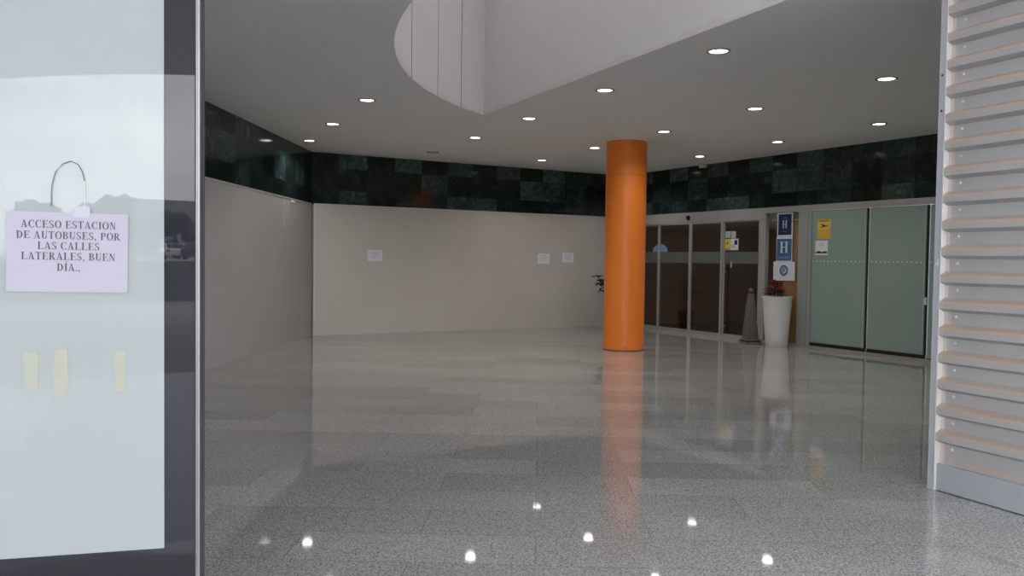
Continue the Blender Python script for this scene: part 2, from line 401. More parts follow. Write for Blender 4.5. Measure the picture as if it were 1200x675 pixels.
w = bpy.data.worlds.new('world'); SC.world = w; w.use_nodes = True
n = w.node_tree.nodes; l = w.node_tree.links; n.clear()
tc = n.new('ShaderNodeTexCoord'); mp = n.new('ShaderNodeMapping'); mp.inputs['Scale'].default_value = (1, 1, 2.6)
nz = n.new('ShaderNodeTexNoise'); nz.inputs['Scale'].default_value = 2.6; nz.inputs['Detail'].default_value = 7; nz.inputs['Distortion'].default_value = .4
rp = n.new('ShaderNodeValToRGB'); rp.color_ramp.elements[0].position = .36; rp.color_ramp.elements[0].color = (.40, .47, .62, 1)
rp.color_ramp.elements[1].position = .66; rp.color_ramp.elements[1].color = (1.05, 1.05, 1.06, 1)
bg = n.new('ShaderNodeBackground'); bg.inputs[1].default_value = 10.8; wo = n.new('ShaderNodeOutputWorld')
l.new(tc.outputs['Generated'], mp.inputs[0]); l.new(mp.outputs[0], nz.inputs[0]); l.new(nz.outputs[0], rp.inputs[0])
l.new(rp.outputs[0], bg.inputs[0]); l.new(bg.outputs[0], wo.inputs[0])
SC.view_settings.view_transform = 'Standard'; SC.view_settings.look = 'None'
SC.view_settings.exposure = 0.0; SC.view_settings.gamma = 1.0; SC.view_settings.use_curve_mapping = False

# ------------------------------------------------------------------ reference frames
AB = math.radians(31.549); A0 = Vector((-4.597, 16.824, 0))        # back wall, local x to the right
AH = math.radians(-58.423); C0 = Vector((2.078, 20.922, 0))        # hotel front, local x towards the viewer
LW = Vector((-4.66, .9, 0))                                       # left wall, local x away from the viewer
AP = math.radians(16.5); P0 = Vector((-.961, 2.1, 0))              # glazed panel beside the entrance
AC = math.radians(-63.517); K0 = Vector((2.874, 5.985, 0))         # ribbed panel

# ------------------------------------------------------------------ setting
def slab(name, pts, z0, z1, mat):
    return struct(MB().prism(pts, 'z', z0, z1).build(name, mat))
slab('floor', [(-5.2, -.5), (9.6, -.5), (9.6, 11.5), (2.2, 21.4), (-5.2, 21.4)], -.2, 0, M['floor'])
slab('ground_paving', [(-40, -7.65), (40, -7.65), (40, -.5), (-40, -.5)], -.2, 0, M['pave'])
slab('ground_road', [(-70, -28.6), (70, -28.6), (70, -7.65), (-70, -7.65)], -.3, -.1, M['road'])
slab('ground_far', [(-160, -190), (160, -190), (160, -28.9), (-160, -28.9)], .6, 1.25, M['road'])
slab('wall_street', [(-90, -28.9), (90, -28.9), (90, -28.6), (-90, -28.6)], -.2, 1.4, M['conc'])

# ceiling with the light well opening
cx, cy, R_ = 4.93, 9.42, 6.50
def arcpt(a): return (cx+R_*math.cos(a), cy+R_*math.sin(a))
a_top = math.atan2(12.405-cy, -.855-cx); a_bot = math.atan2(4.9-cy, .35-cx)
if a_bot < 0: a_bot += 2*PI
if a_top < 0: a_top += 2*PI
NA = 40
well = [arcpt(a_top+(a_bot-a_top)*i/NA) for i in range(NA+1)]
well[0] = (-.855, 12.405)
well += [(2.66, 5.60)]
HC = 6.3           # height of the outer canopy
hall = [(-5.3, .75), (-.95, 2.05), (-.6, 2.15)] + well[:NA+1][::-1] + [well[-1], (2.84, 6.02), (4.3, 3.5), (5.4, 3.0), (10.0, 9.8), (9.9, 12), (2.3, 21.6), (-5.3, 21.6)]
def ceiling_mesh():
    return struct(MB().prism(hall, 'z', H, H+.25).build('ceiling', M['ceil']))
ceil = ceiling_mesh()
well_out = list(well)
wcen = (sum(p[0] for p in well)/len(well), sum(p[1] for p in well)/len(well))
well = [(wcen[0]+(x-wcen[0])*.9985, wcen[1]+(y-wcen[1])*.9985) for x, y in well]
# walls of the well: curved side and straight side, with a lid
WT = 6.3
def strip_wall(name, pts, out, mat, thick=.08):
    mb = MB(); bm = mb.bm
    for i in range(len(pts)-1):
        (x0, y0), (x1, y1) = pts[i], pts[i+1]
        q0 = (x0+out[i][0]*thick, y0+out[i][1]*thick); q1 = (x1+out[i+1][0]*thick, y1+out[i+1][1]*thick)
        lo = H+.003
        a = [bm.verts.new((*p, z)) for p in (pts[i], pts[i+1], q1, q0) for z in (lo, WT)]
        bm.faces.new((a[0], a[2], a[3], a[1])); bm.faces.new((a[4], a[6], a[7], a[5])); bm.faces.new((a[0], a[6], a[4], a[2]))
    bmesh.ops.remove_doubles(bm, verts=bm.verts, dist=1e-5)
    return struct(mb.build(name, mat))
arcp = [Vector(p) for p in well[:NA+1]]
wc = strip_wall('wall_well_curved', [tuple(p) for p in arcp], [((p-Vector((cx, cy))).normalized()) for p in arcp], M['well'])
d = (Vector(well[-1])-Vector(well[0])).normalized(); nn = Vector((-d.y, d.x))
if nn.dot(Vector((1, 1))) < 0: nn = -nn
ws = strip_wall('wall_well_straight', [well[0], well[-1]], [nn, nn], M['well'])
d2 = (Vector(well[NA])-Vector(well[-1])).normalized(); n2 = Vector((d2.y, -d2.x))
if n2.y > 0: n2 = -n2
slab('ceiling_canopy', [(-10, -25), (-1.5, -22.1), (-.3, -20.9), (.8, -19.9), (2.1, -19.0), (2.85, -18.6), (6, -17.7), (12, -17.2), (12, 5.6), (-10, 5.6)], WT, WT+.2, M['ceil'])
slab('window_skylight', [(-4.6, 5.62), (4.0, 5.62), (4.0, 13.2), (-4.6, 13.2)], WT+.01, WT+.04, M['opal'])  # opal sheet added out of view to brighten the well walls
for nm_, p_, q_ in (('wall_front_upper', (-5.3, .75), (-.6, 2.15)), ('wall_front_upper_return', (-.6, 2.15), well[NA])):
    v_ = Vector(q_)-Vector(p_); struct(MB().box(0, v_.length, .02, .2, H+.01, WT).build(nm_, M['outer'], loc=(*p_, 0), rz=math.atan2(v_.y, v_.x)))
v_ = Vector((4.3, 3.5))-Vector(well[-1]); struct(MB().box(0, v_.length, .02, .2, H+.01, WT).build('wall_right_upper', M['outer'], loc=(*well[-1], 0), rz=math.atan2(v_.y, v_.x)))
# panel joints of the curved side (narrow dark recess strips standing on the arc)
for k, yj in enumerate((9.9, 11.0, 11.75)):
    a = PI-math.asin((yj-cy)/R_) ; x, y = cx+(R_-.004)*math.cos(a), cy+(R_-.004)*math.sin(a)
    o = struct(MB().box(-.003, .003, (-.006, -.002, -.006)[k], (.006, .002, .006)[k], 0, 2.5).build('trim_%d' % (k+20), m_fade('rusty_joint_%d' % k, (.20,.13,.11), (.42,.31,.27), 5), loc=(x, y, H+.001), rz=a))
# left wall (boarding below, marble above)
ll = 16.1
struct(MB().box(0, ll+.1, 0, .25, 0, H).build('wall_left', M['board_shaded'], loc=LW, rz=PI/2))
def child_struct(o): return o
wl = bpy.data.objects['wall_left']
MB().box(0, ll-.02, -.012, 0, ZB, H).build('marble_band', M['marble'], wl)
MB().box(0, ll-.1, -.014, 0, ZB-.018, ZB).build('capping', M['cap'], wl)
# back wall
wb = struct(MB().box(-.25, 8.1, .06, .3, 0, H).build('wall_back', M['wall'], loc=A0, rz=AB))
MB().box(-.04, 7.83, .03, .06, ZB-.02, H).build('marble_band', M['marble'], wb)
MB().box(.02, 7.83, 0, .06, 0, ZB-.022).build('boarding', M['board'], wb)
MB().box(.0, 7.83, -.012, .06, ZB-.022, ZB).build('capping', M['cap'], wb)
MB().box(-.012, .02, -.008, .06, 0, ZB-.022).build('corner_edge', M['cap'], wb)
# hotel wall above the glazing and closed end
wh = struct(MB().box(-.2, 13.0, .02, .3, 2.72, H).build('wall_hotel', M['wall'], loc=C0, rz=AH))
MB().box(0, 12.6, -.01, .02, 2.72, H).build('marble_band', M['marble'], wh)
struct(MB().box(9.5, 13.0, 0, .3, 0, 2.72).build('wall_hotel_end', M['outer'], loc=C0, rz=AH))
struct(MB().box(-.1, .36, 0, .3, 0, 2.72).build('wall_hotel_corner', M['outer'], loc=C0, rz=AH))
# right wall behind the ribbed panel, closing the hall
struct(MB().box(-.02, 2.6, .06, .22, 0, H).build('wall_right', M['outer'], loc=K0, rz=AC))
e0 = K0+Vector((math.cos(AC), math.sin(AC), 0))*2.6+Vector((.25, .12, 0)); e1 = C0+Vector((math.cos(AH), math.sin(AH), 0))*12.6
v = e1-e0; struct(MB().box(0, v.length, -.1, .1, 0, H).build('wall_side', M['outer'], loc=e0, rz=math.atan2(v.y, v.x)))
# facade left of the glazed panel
struct(MB().box(-4.1, -1.64, .0, .12, 0, H).build('wall_front', M['blackglass'], loc=P0, rz=AP))

# ------------------------------------------------------------------ hotel front
hot = dict(loc=C0, rz=AH)
def hb(name, x0, x1, y0, y1, z0, z1, mat, bev=0, **k):
    return MB().box(x0, x1, y0, y1, z0, z1, bev).build(name, mat, **{**hot, **k})
struct(hb('trim_1', .36, 4.70, -.03, .1, 2.48, 2.715, M['alu']))          # header over the sliding doors
struct(hb('trim_2', .36, 4.70, -.035, .1, 0, .05, M['alu']))               # sill rail
struct(hb('trim_3', 4.555, 4.70, -.02, .1, .05, 2.48, M['alu']))           # jamb
struct(hb('trim_4', 4.70, 9.5, -.03, .1, 2.605, 2.715, M['alu']))          # upper rail
t5 = struct(hb('trim_5', 5.575, 5.80, -.025, .1, 0, 2.605, M['alu2']))      # post
struct(hb('trim_8', 5.79, 5.80, -.03, -.02, 0, 2.605, M['black']))
struct(hb('trim_6', 5.80, 5.88, -.035, .1, 0, 2.605, M['alu']))           # inner post
struct(hb('trim_7', 5.845, 9.5, -.16, .12, 0, .055, M['concrete']))        # low stone kerb
def pane(name, x0, x1, film=True, stile0=.03, stile1=.03, z1=2.48, off=0.0, handle=None):
    """a glazed leaf: aluminium stiles, tinted glass, film band"""
    root = struct(MB().box(x0, x0+stile0, off-.02, off+.02, .05, z1).box(x1-stile1, x1, off-.02, off+.02, .05, z1)
                  .box(x0, x1, off-.018, off+.018, .05, .085).box(x0, x1, off-.018, off+.018, z1-.03, z1).build(name, M['alu'], **hot))
    MB().box(x0+stile0, x1-stile1, off-.004, off+.004, .085, z1-.03).build('glass', M['glass'], root)
    if film: MB().box(x0+stile0, x1-stile1, off-.0055, off-.0045, 1.585, 1.835).build('film_band', M['film'], root)
    return root
pane('window_1', .36, 1.44, stile1=.09, off=.03)
d1 = pane('door_1', 1.44, 2.53, stile0=.015, stile1=.07, off=0)
d2_ = pane('door_2', 2.53, 3.51, stile0=.015, stile1=.05, off=0)
d3 = pane('door_3', 3.51, 4.535, stile0=.03, stile1=.02, off=.03)
# vertical pull on the third leaf + small latch
plabel(MB().tube([(3.60, -.045, .12), (3.60, -.045, 1.58)], .016).box(3.59, 3.61, -.045, .02, .25, .27).box(3.59, 3.61, -.045, .02, 1.4, 1.42).build('handle', M['alu'], d3, smooth=True), 'long vertical pull bar')
MB().box(3.74, 3.765, .006, .022, 1.50, 1.62, .004).build('latch', M['white'], d3)
# pale round logo print across the first panes
for nm, root, xa, xb in (('logo_print', bpy.data.objects['window_1'], 1.16, 1.35), ('logo_print', d1, 1.455, 1.72)):
    mb = MB(); ccx, ccz, rr = 1.44, 1.835, .30
    pts = []
    N = 24
    for i in range(N+1):
        x = xa+(xb-xa)*i/N; zz = ccz+math.sqrt(max(0, rr*rr-(x-ccx)**2))*.62; pts.append((x, zz))
    pts = [(xa, ccz)]+pts+[(xb, ccz)]
    yy = .0235 if root.name.startswith('window') else -.0065
    t = bmesh.new(); t.faces.new([t.verts.new((x, yy, z)) for x, z in pts]); mb.merge(t); mb.build(nm, M['logo'], root)
# side window beside the entrance, with the wooden board standing inside
wn = struct(MB().box(4.70, 4.72, -.02, .03, .05, 2.605).box(5.555, 5.575, -.02, .03, .05, 2.605).box(4.7, 5.575, -.02, .03, 0, .06).build('window_2', M['alu'], **hot))
MB().box(4.72, 5.555, .0, .008, .06, 2.605).build('glass', M['clearglass'], wn)
tag(MB().box(5.18, 5.574, .03, .055, .12, 2.44, .003).box(5.15, 5.18, .025, .07, .005, 2.44).box(5.20, 5.56, .025, .07, .005, .12)
    .build('wood_panel', M['wood'], **hot), 'upright orange brown wooden board inside the narrow side window behind the planter', 'panel')
# frosted panes
edges = [(5.88, 7.04), (7.125, 8.185), (8.27, 9.46)]
for i, (a, b) in enumerate(edges):
    zb = .12 if i < 2 else .07
    r = struct(MB().box(a, b, -.006, .006, zb, 2.59).build('window_%d' % (i+3), M['frost'], **hot))
    MB().box(a, b+.06, .007, .05, .056, 2.60).build('backing', M['black'], r)
    if i < 2:
        MB().box(b-.012, b+.022, -.02, .007, zb, 2.59).build('stile', M['alu2'], r)
    MB().box(a, b+.06, -.012, .007, .057, zb-.002).build('bottom_rail', M['black'], r)
    if i == 1: MB().box(b+.025, b+.05, -.035, .007, .95, 1.07, .004).build('latch', M['white'], r)
# lobby behind the doors
L = dict(loc=C0, rz=AH)
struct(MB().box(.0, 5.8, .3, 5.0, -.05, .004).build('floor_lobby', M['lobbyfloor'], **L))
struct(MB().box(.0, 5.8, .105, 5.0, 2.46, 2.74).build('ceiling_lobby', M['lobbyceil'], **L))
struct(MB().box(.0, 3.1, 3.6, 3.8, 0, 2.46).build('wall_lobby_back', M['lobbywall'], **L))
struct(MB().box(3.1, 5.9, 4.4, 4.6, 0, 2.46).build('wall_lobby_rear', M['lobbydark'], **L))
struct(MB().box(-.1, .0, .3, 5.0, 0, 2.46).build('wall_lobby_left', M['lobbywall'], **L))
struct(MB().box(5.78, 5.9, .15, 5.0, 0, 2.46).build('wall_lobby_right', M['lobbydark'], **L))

ll_ = bpy.data.lights.new('lobby_fill', 'POINT'); ll_.energy = 12; ll_.shadow_soft_size = .2; ll_.color = (1, .9, .78)  # unseen fill light added to lift the dark lobby behind the glass
lo_ = bpy.data.objects.new('lobby_fill', ll_); COL.objects.link(lo_); lo_.location = C0+Vector((math.cos(AH)*5.3-math.sin(AH)*1.7, math.sin(AH)*5.3+math.cos(AH)*1.7, 1.9))
def hat(x, y, z=0):
    v = C0+Vector((math.cos(AH)*x-math.sin(AH)*y, math.sin(AH)*x+math.cos(AH)*y, z)); return v
# door sensor
s = empty('door_sensor', hat(2.45, -.03, 2.60), AH, 'small black round sensor on the metal header above the glass sliding doors', 'sensor')
MB().lathe([(0, -.0), (.05, 0), (.05, -.02), (.038, -.045), (0, -.055)], 24, mat=Matrix.Rotation(-PI/2, 4, 'X')).build('housing', M['dome'], s, smooth=True)
MB().box(-.05, .05, -.012, 0, -.06, -.045).build('bracket', M['darkrub'], s)

# hotel signs
def sheet(name, x0, x1, z0, z1, y, mat, label, cat, group=None, th=.006):
    """root empty at lower middle of the sheet, with a backing sheet"""
    r = empty(name, hat((x0+x1)/2, y, z0), AH, label, cat, group)
    MB().box(-(x1-x0)/2, (x1-x0)/2, -th, 0, 0, z1-z0, min(.002, th/3)).build('sheet', mat, r); return r
yS = -.0005
s1 = sheet('hotel_sign', 5.015, 5.40, 2.125, 2.600, yS, M['signwhite'], 'dark navy plate with a thin white H and white border, topmost on the side window', 'sign')
MB().box(-.165, .165, -.0115, -.0062, .035, .445, .002).build('plate', M['navy'], s1)
mb = MB(); serif(mb, 'H', 0, .17, .15, -.0122); mb.build('letter', M['signwhite'], s1)
mb = MB()
for k in range(3): mb.lathe([(0, 0), (.011, 0), (.011, .0008), (0, .0008)], 10, mat=Matrix.Translation((-.035+.035*k, -.0122, .37)) @ Matrix.Rotation(PI/2, 4, 'X'))
mb.build('small_stars', M['logo'], s1, smooth=True); MB().box(-.07, .07, -.0126, -.012, .10, .106).build('thin_line', M['logo'], s1)
s2 = sheet('hotel_sign', 5.0, 5.40, 1.64, 2.120, yS, M['signwhite'], 'lighter blue plate with a large white serif H, in the middle of the side window', 'sign')
MB().box(-.185, .185, -.0115, -.0062, .02, .445, .002).build('plate', M['blue'], s2)
mb = MB(); serif(mb, 'H', 0, .17, .22, -.0122, 1.15); mb.build('letter', M['signwhite'], s2)
mb = MB()
for k in range(8):
    x = -.15+.0385*k
    mb.box(x, x+.022, -.0126, -.012, .055, .105) if k % 3 else mb.box(x, x+.018, -.0126, -.012, .055, .11)
mb.build('small_marks', M['logo'], s2)
s3 = sheet('hotel_sign', 4.935, 5.475, 1.265, 1.637, yS-.001, M['signwhite'], 'white square sheet with a round blue emblem, lowest on the side window above the planter', 'sign')
mb = MB(); mb.lathe([(.085, 0), (.105, 0), (.105, .001), (.085, .001), (.085, 0)], 32, mat=Matrix.Translation((0, -.0065, .20)) @ Matrix.Rotation(PI/2, 4, 'X')); mb.build('emblem_ring', M['navy'], s3)
mb = MB(); mb.lathe([(0, 0), (.083, 0), (.083, .001), (0, .001)], 32, mat=Matrix.Translation((0, -.0065, .20)) @ Matrix.Rotation(PI/2, 4, 'X')); mb.build('emblem_disc', M['logo'], s3)
mb = MB()
for poly in arc(.01, .20, .05, .05, -120, 60, .02, .02, 10): mb.poly([(x, -.0082, z) for x, z in poly])
mb.box(-.2, .2, -.0068, -.0064, .03, .045)
mb.build('emblem_mark', M['signwhite'], s3)
# stickers on the third door
yD = .0255
sheet('sticker', 3.555, 3.70, 2.13, 2.27, yD, M['cyan'], 'small pale green sticker, upper left of the cluster on the glass door', 'sticker', th=.002)
k = sheet('sticker', 3.72, 3.86, 2.12, 2.27, yD, M['pink'], 'small pale pinkish grey sticker, upper right of the cluster on the glass door', 'sticker', th=.002)
k = sheet('sticker', 3.545, 3.70, 1.87, 2.11, yD, M['yellow'], 'yellow notice sticker with a black mark on the glass door, left of the white one', 'sticker', th=.002)
MB().prism([(-.03, .13), (.03, .13), (.012, .165), (0, .185), (-.012, .165)], 'y', -.0032, -.0022).build('mark', M['ink'], k)
MB().box(-.05, .05, -.003, -.0022, .02, .03).build('mark', M['ink'], k)
k = sheet('sticker', 3.71, 3.94, 1.87, 2.11, yD, M['white'], 'white square sticker with a dark patch in its corner on the glass door', 'sticker', th=.002)
MB().box(.0, .085, -.003, -.0022, .11, .21).build('mark', M['navy'], k)
MB().box(-.08, -.02, -.003, -.0022, .04, .12).box(-.01, .03, -.003, -.0022, .05, .09).build('mark', M['greyink'], k)
k = sheet('sticker', 5.99, 6.29, 2.07, 2.43, -.0065, M['yellow'], 'yellow and orange sticker with a black arrow on the frosted glass pane', 'sticker', th=.002)
MB().box(-.15, .15, -.003, -.0022, 0, .17).build('orange_field', M['orng'], k)
MB().prism([(-.10, .29), (.06, .245), (.07, .26), (.09, .235), (-.09, .205), (-.03, .243)], 'y', -.0034, -.0024).box(-.12, .12, -.0032, -.0022, .325, .34).build('arrow', M['ink'], k)
k = sheet('sticker', 5.955, 6.235, 1.77, 2.035, -.0065, M['white'], 'white sticker with a dark wavy foot on the frosted glass pane under the yellow one', 'sticker', th=.002)
MB().prism([(-.13, .03), (.13, .03), (.13, .06), (.07, .075), (.02, .055), (-.05, .078), (-.13, .055)], 'y', -.0032, -.0022).build('dark_foot', M['navy'], k)
MB().box(-.06, .06, -.003, -.0022, .20, .21).box(-.04, .04, -.003, -.0022, .175, .183).box(-.05, .05, -.003, -.0022, .15, .158).build('faint_lines', M['greyink'], k)

# ------------------------------------------------------------------ column
c = empty('round_column', (1.548, 15.145, 0), 0, 'thick round orange column standing in the middle of the hall floor', 'column')
MB().lathe([(0, 0), (.366, 0), (.366, .02), (.366, .6), (.366, 1.2), (.366, 2.4), (.366, H), (0, H)], 96).build('shaft', M['orange'], c, smooth=True)
MB().lathe([(.366, .0), (.374, .0), (.372, .006), (.366, .008), (.366, 0)], 96).build('sealant_ring', M['darkrub'], c, smooth=True)

# ------------------------------------------------------------------ stand and planter near the doors
st = empty('tapered_stand', (4.20, 16.60, 0), math.radians(12), 'tapered grey brown floor stand with a ball top left of the white planter', 'stand')
def frustum(a0, z0, a1, z1, bev=.01):
    t = bmesh.new()
    A = [t.verts.new((sx*a0, sy*a0, z0)) for sx, sy in ((-1,-1), (1,-1), (1,1), (-1,1))]; B = [t.verts.new((sx*a1, sy*a1, z1)) for sx, sy in ((-1,-1), (1,-1), (1,1), (-1,1))]
    t.faces.new(A[::-1]); t.faces.new(B)
    for i in range(4): t.faces.new((A[i], A[(i+1) % 4], B[(i+1) % 4], B[i]))
    bmesh.ops.bevel(t, geom=t.edges[:], offset=bev, segments=2, profile=.5, affect='EDGES'); return t
MB().merge(frustum(.175, 0, .165, .045)).merge(frustum(.160, .075, .145, .10)).build('base', M['taupe'], st, smooth=True)
MB().merge(frustum(.150, .045, .150, .075, .003)).build('base_groove', M['black'], st)
MB().merge(frustum(.125, .10, .048, 1.0, .012)).build('shaft', M['taupe'], st, smooth=True)
MB().merge(frustum(.035, 1.0, .035, 1.025, .003)).build('neck', M['black'], st)
MB().ball((0, 0, 1.06), .047, 3).build('ball_top', M['taupe'], st, smooth=True)

pl = empty('planter', (4.60, 16.18, 0), 0, 'tall white tapered planter holding a red flowering plant by the hotel entrance', 'planter')
MB().lathe([(0, 0), (.195, 0), (.205, .012), (.225, .25), (.25, .6), (.272, .93), (.285, .935), (.285, .965), (.262, .965), (.25, .93), (.24, .86), (0, .86)], 64).build('pot', M['planter'], pl, smooth=True)
MB().lathe([(0, .88), (.1, .885), (.24, .87), (.24, .865), (0, .865)], 32).build('soil', M['soil'], pl, smooth=True)
def leafpoly(bm, base, dirv, upv, ln, wd, curl=.2):
    d = dirv.normalized(); s = d.cross(upv).normalized(); u = s.cross(d)
    prof = [(0, .04), (.18, .55), (.4, 1), (.65, .8), (.85, .4), (1, .0)]
    Lp, Rp, Cp = [], [], []
    for t, ww in prof:
        c = base+d*ln*t-u*curl*ln*t*t
        Cp.append(bm.verts.new(c)); Lp.append(bm.verts.new(c+s*wd*.5*ww+u*.12*wd*ww)); Rp.append(bm.verts.new(c-s*wd*.5*ww+u*.12*wd*ww))
    for i in range(len(prof)-1):
        bm.faces.new((Cp[i], Cp[i+1], Lp[i+1], Lp[i])); bm.faces.new((Rp[i], Rp[i+1], Cp[i+1], Cp[i]))
def rosette(bm, c, n, ln, wd, tilt, rnd):
    for k in range(n):
        a = 2*PI*k/n+rnd.uniform(-.3, .3); t = tilt+rnd.uniform(-.2, .25)
        leafpoly(bm, c, Vector((math.cos(a)*math.cos(t), math.sin(a)*math.cos(t), math.sin(t))), Vector((0, 0, 1)), ln*rnd.uniform(.75, 1.1), wd*rnd.uniform(.8, 1.1), .25)
rn = random.Random(3); fb = MB(); gb = MB(); sb = MB()
heads = [(-.13, -.05, 1.17), (.01, .05, 1.23), (-.02, -.12, 1.12), (-.2, .02, 1.10), (-.08, -.02, 1.26), (.07, -.08, 1.08), (.09, .1, 1.14)]
for hx, hy, hz in heads:
    h = Vector((hx, hy, hz)); sb.tube([(hx*.2, hy*.2, .87), (hx*.6, hy*.6, .98), tuple(h)], .006, 6)
    rosette(fb.bm, h, 8, .11, .06, .15, rn); rosette(fb.bm, h+Vector((0, 0, .01)), 5, .06, .035, .6, rn)
    rosette(gb.bm, h-Vector((0, 0, .08)), 6, .12, .06, .0, rn)
fb.build('red_flowers', M['red'], pl); gb.build('leaves', M['leaf'], pl); sb.build('stems', M['stem'], pl, smooth=True)

# dark plant behind the column
pp = empty('potted_plant', (1.76, 19.35, 0), 0, 'dark leafy potted plant standing mostly hidden behind the orange column', 'plant')
MB().lathe([(0, 0), (.15, 0), (.16, .01), (.205, .36), (.22, .36), (.22, .40), (.2, .40), (.19, .35), (0, .35)], 40).build('pot', M['darkrub'], pp, smooth=True)
MB().lathe([(0, .362), (.19, .358), (.19, .352), (0, .352)], 24).build('soil', M['soil'], pp)
rn = random.Random(11); sb = MB(); gb = MB()
for k in range(16):
    a = rn.uniform(0, 2*PI) if k > 3 else PI+rn.uniform(-.5, .5); r = rn.uniform(.12, .36) if k > 3 else rn.uniform(.30, .46); z = rn.uniform(.75, 1.3)
    p1 = Vector((r*math.cos(a), r*math.sin(a), z)); sb.tube([(.03*math.cos(a), .03*math.sin(a), .35), (p1.x*.35, p1.y*.35, z*.75), tuple(p1)], .006, 6)
    rosette(gb.bm, p1, 8, .16, .075, .1, rn); rosette(gb.bm, p1*.85, 5, .14, .065, 0, rn)
gb.build('leaves', M['leafd'], pp); sb.build('stems', M['stem'], pp, smooth=True)

# ------------------------------------------------------------------ notices on the boarding
def bat(x, y, z): return A0+Vector((math.cos(AB)*x-math.sin(AB)*y, math.sin(AB)*x+math.cos(AB)*y, z))
def notice(x0, x1, z0, z1, lab, words, ink='ink'):
    r = empty('paper_notice', bat((x0+x1)/2, -.001, z0), AB, lab, 'notice'); w_, h_ = x1-x0, z1-z0
    MB().box(-w_/2, w_/2, -.002, 0, 0, h_).build('sheet', M['paper2'], r)
    if words:
        mb = MB()
        for i, s_ in enumerate(words): serif(mb, s_, 0, h_*(.76-.135*i), h_*.085, -.0024, .93)
        mb.build('lettering', M[ink], r)
    return r
notice(1.149, 1.475, 1.539, 1.770, 'white printed paper notice on the beige boarding, far left on its own', TEXT)
notice(5.345, 5.675, 1.520, 1.762, 'white almost blank paper on the boarding, left of the pair near the orange column', TEXT, 'greyink')
notice(6.040, 6.360, 1.560, 1.793, 'white printed paper notice on the boarding, right of the pair beside the column', TEXT)
# small black fittings on the marble
for x, z, lab in ((1.95, 2.772, 'small black fitting low on the green marble band near the left notice'), (5.97, 2.79, 'small black fitting low on the green marble band above the pair of papers')):
    r = empty('wall_fitting', bat(x, .03, z-.03), AB, lab, 'fitting')
    MB().box(-.16, .16, -.05, 0, 0, .05, .006).build('housing', M['black'], r)
    MB().box(-.12, .12, -.06, -.048, .012, .03, .003).build('front_slot', M['darkrub'], r)
# clip with a hanging cord on the left wall
r = empty('cord_clip', (-4.675, 15.50, 2.62), 0, 'small white clip under the marble band on the left wall near the corner', 'clip')
MB().box(.0, .03, -.04, .04, 0, .05, .006).build('body', M['white'], r)
MB().tube([(.03, 0, .025), (.07, 0, .01)], .012).build('nozzle', M['white'], r, smooth=True)
tag(MB().tube([(0, 0, 0), (.002, 0, -.25), (0, 0, -.55)], .006, 6).build('hanging_cord', M['white'], loc=(-4.652, 15.03, 2.69)), 'thin pale cord hanging down from the top of the left boarding', 'cord')

# ceiling sensor by the hotel wall
r = empty('ceiling_sensor', hat(2.95, -.09, H), AH, 'small white box sensor on the ceiling beside the hotel wall', 'sensor')
MB().box(-.055, .055, -.05, .05, -.015, 0, .003).build('base', M['white'], r)
MB().box(-.085, .085, -.05, .05, -.075, -.015, .012).build('housing', M['white'], r, smooth=True)

# ------------------------------------------------------------------ downlights
def lamp(x, y):
    ld = bpy.data.lights.new('downlight_lamp', 'SPOT'); ld.energy = LAMP_W; ld.spot_size = math.radians(150); ld.spot_blend = .8
    ld.shadow_soft_size = .085; ld.color = (1.0, .985, .95)
    o = bpy.data.objects.new('downlight_lamp', ld); COL.objects.link(o); o.location = (x, y, H-.03)
LAMP_W = 56
def downlight(x, y, lab, on=True, first=[None]):
    if first[0] is None or not on:
        r = empty('ceiling_downlight', (x, y, H), 0)
        MB().lathe([(.122, 0), (.124, -.004), (.116, -.012), (.102, -.014), (.094, -.009), (.090, -.002), (.090, 0)], 40).build('trim_ring', M['ring'], r, smooth=True)
        MB().lathe([(0, -.006), (.06, -.0065), (.092, -.004), (.092, 0), (0, 0)], 40).build('lens', M['lens'] if on else M['offlens'], r, smooth=True)
        if on: first[0] = r
    else:
        r = first[0].copy(); COL.objects.link(r); r.location = (x, y, H)
        for ch in first[0].children:
            cc = ch.copy(); COL.objects.link(cc); cc.parent = r
    tag(r, lab, 'ceiling light', 'round ceiling downlights'); return r
DL = [(-2.368, 11.277, 'lit round downlight left of the light well tip, nearest of the left three'),
 (-3.34, 13.30, 'lit round downlight in the ceiling, middle of the three running towards the left corner'),
 (-4.25, 15.203, 'lit round downlight in the ceiling tucked beside the far left corner'),
 (-1.156, 14.653, 'lit round downlight in the ceiling behind the tip of the light well'),
 (-.186, 12.635, 'lit round downlight in the ceiling just right of the light well tip'),
 (.789, 10.52, 'lit round downlight beside the light well edge, directly above left of the orange column'),
 (1.782, 8.555, 'lit round downlight nearest the viewer, beside the straight edge of the light well'),
 (.022, 17.855, 'lit round downlight farthest back, near the marble wall left of the orange column'),
 (1.016, 15.838, 'lit round downlight right against the left side of the orange column top'),
 (2.014, 13.807, 'lit round downlight just right of the orange column top'),
 (3.204, 16.966, 'lit round downlight in front of the white ceiling sensor'),
 (2.958, 11.70, 'lit round downlight halfway between the orange column and the ribbed metal panel'),
 (2.18, 19.02, 'lit round downlight hidden behind the orange column'),
 (4.158, 14.856, 'lit round downlight above the planter close to the right marble band'),
 (5.129, 12.888, 'lit round downlight beside the ribbed panel, the farther of two there, close to the marble'),
 (3.963, 9.775, 'lit round downlight high beside the ribbed panel, the nearer of two there')]
for d_ in DL: downlight(*d_); lamp(d_[0], d_[1])
r = downlight(-2.169, 16.678, 'unlit round downlight in the ceiling near the back marble band', on=False)

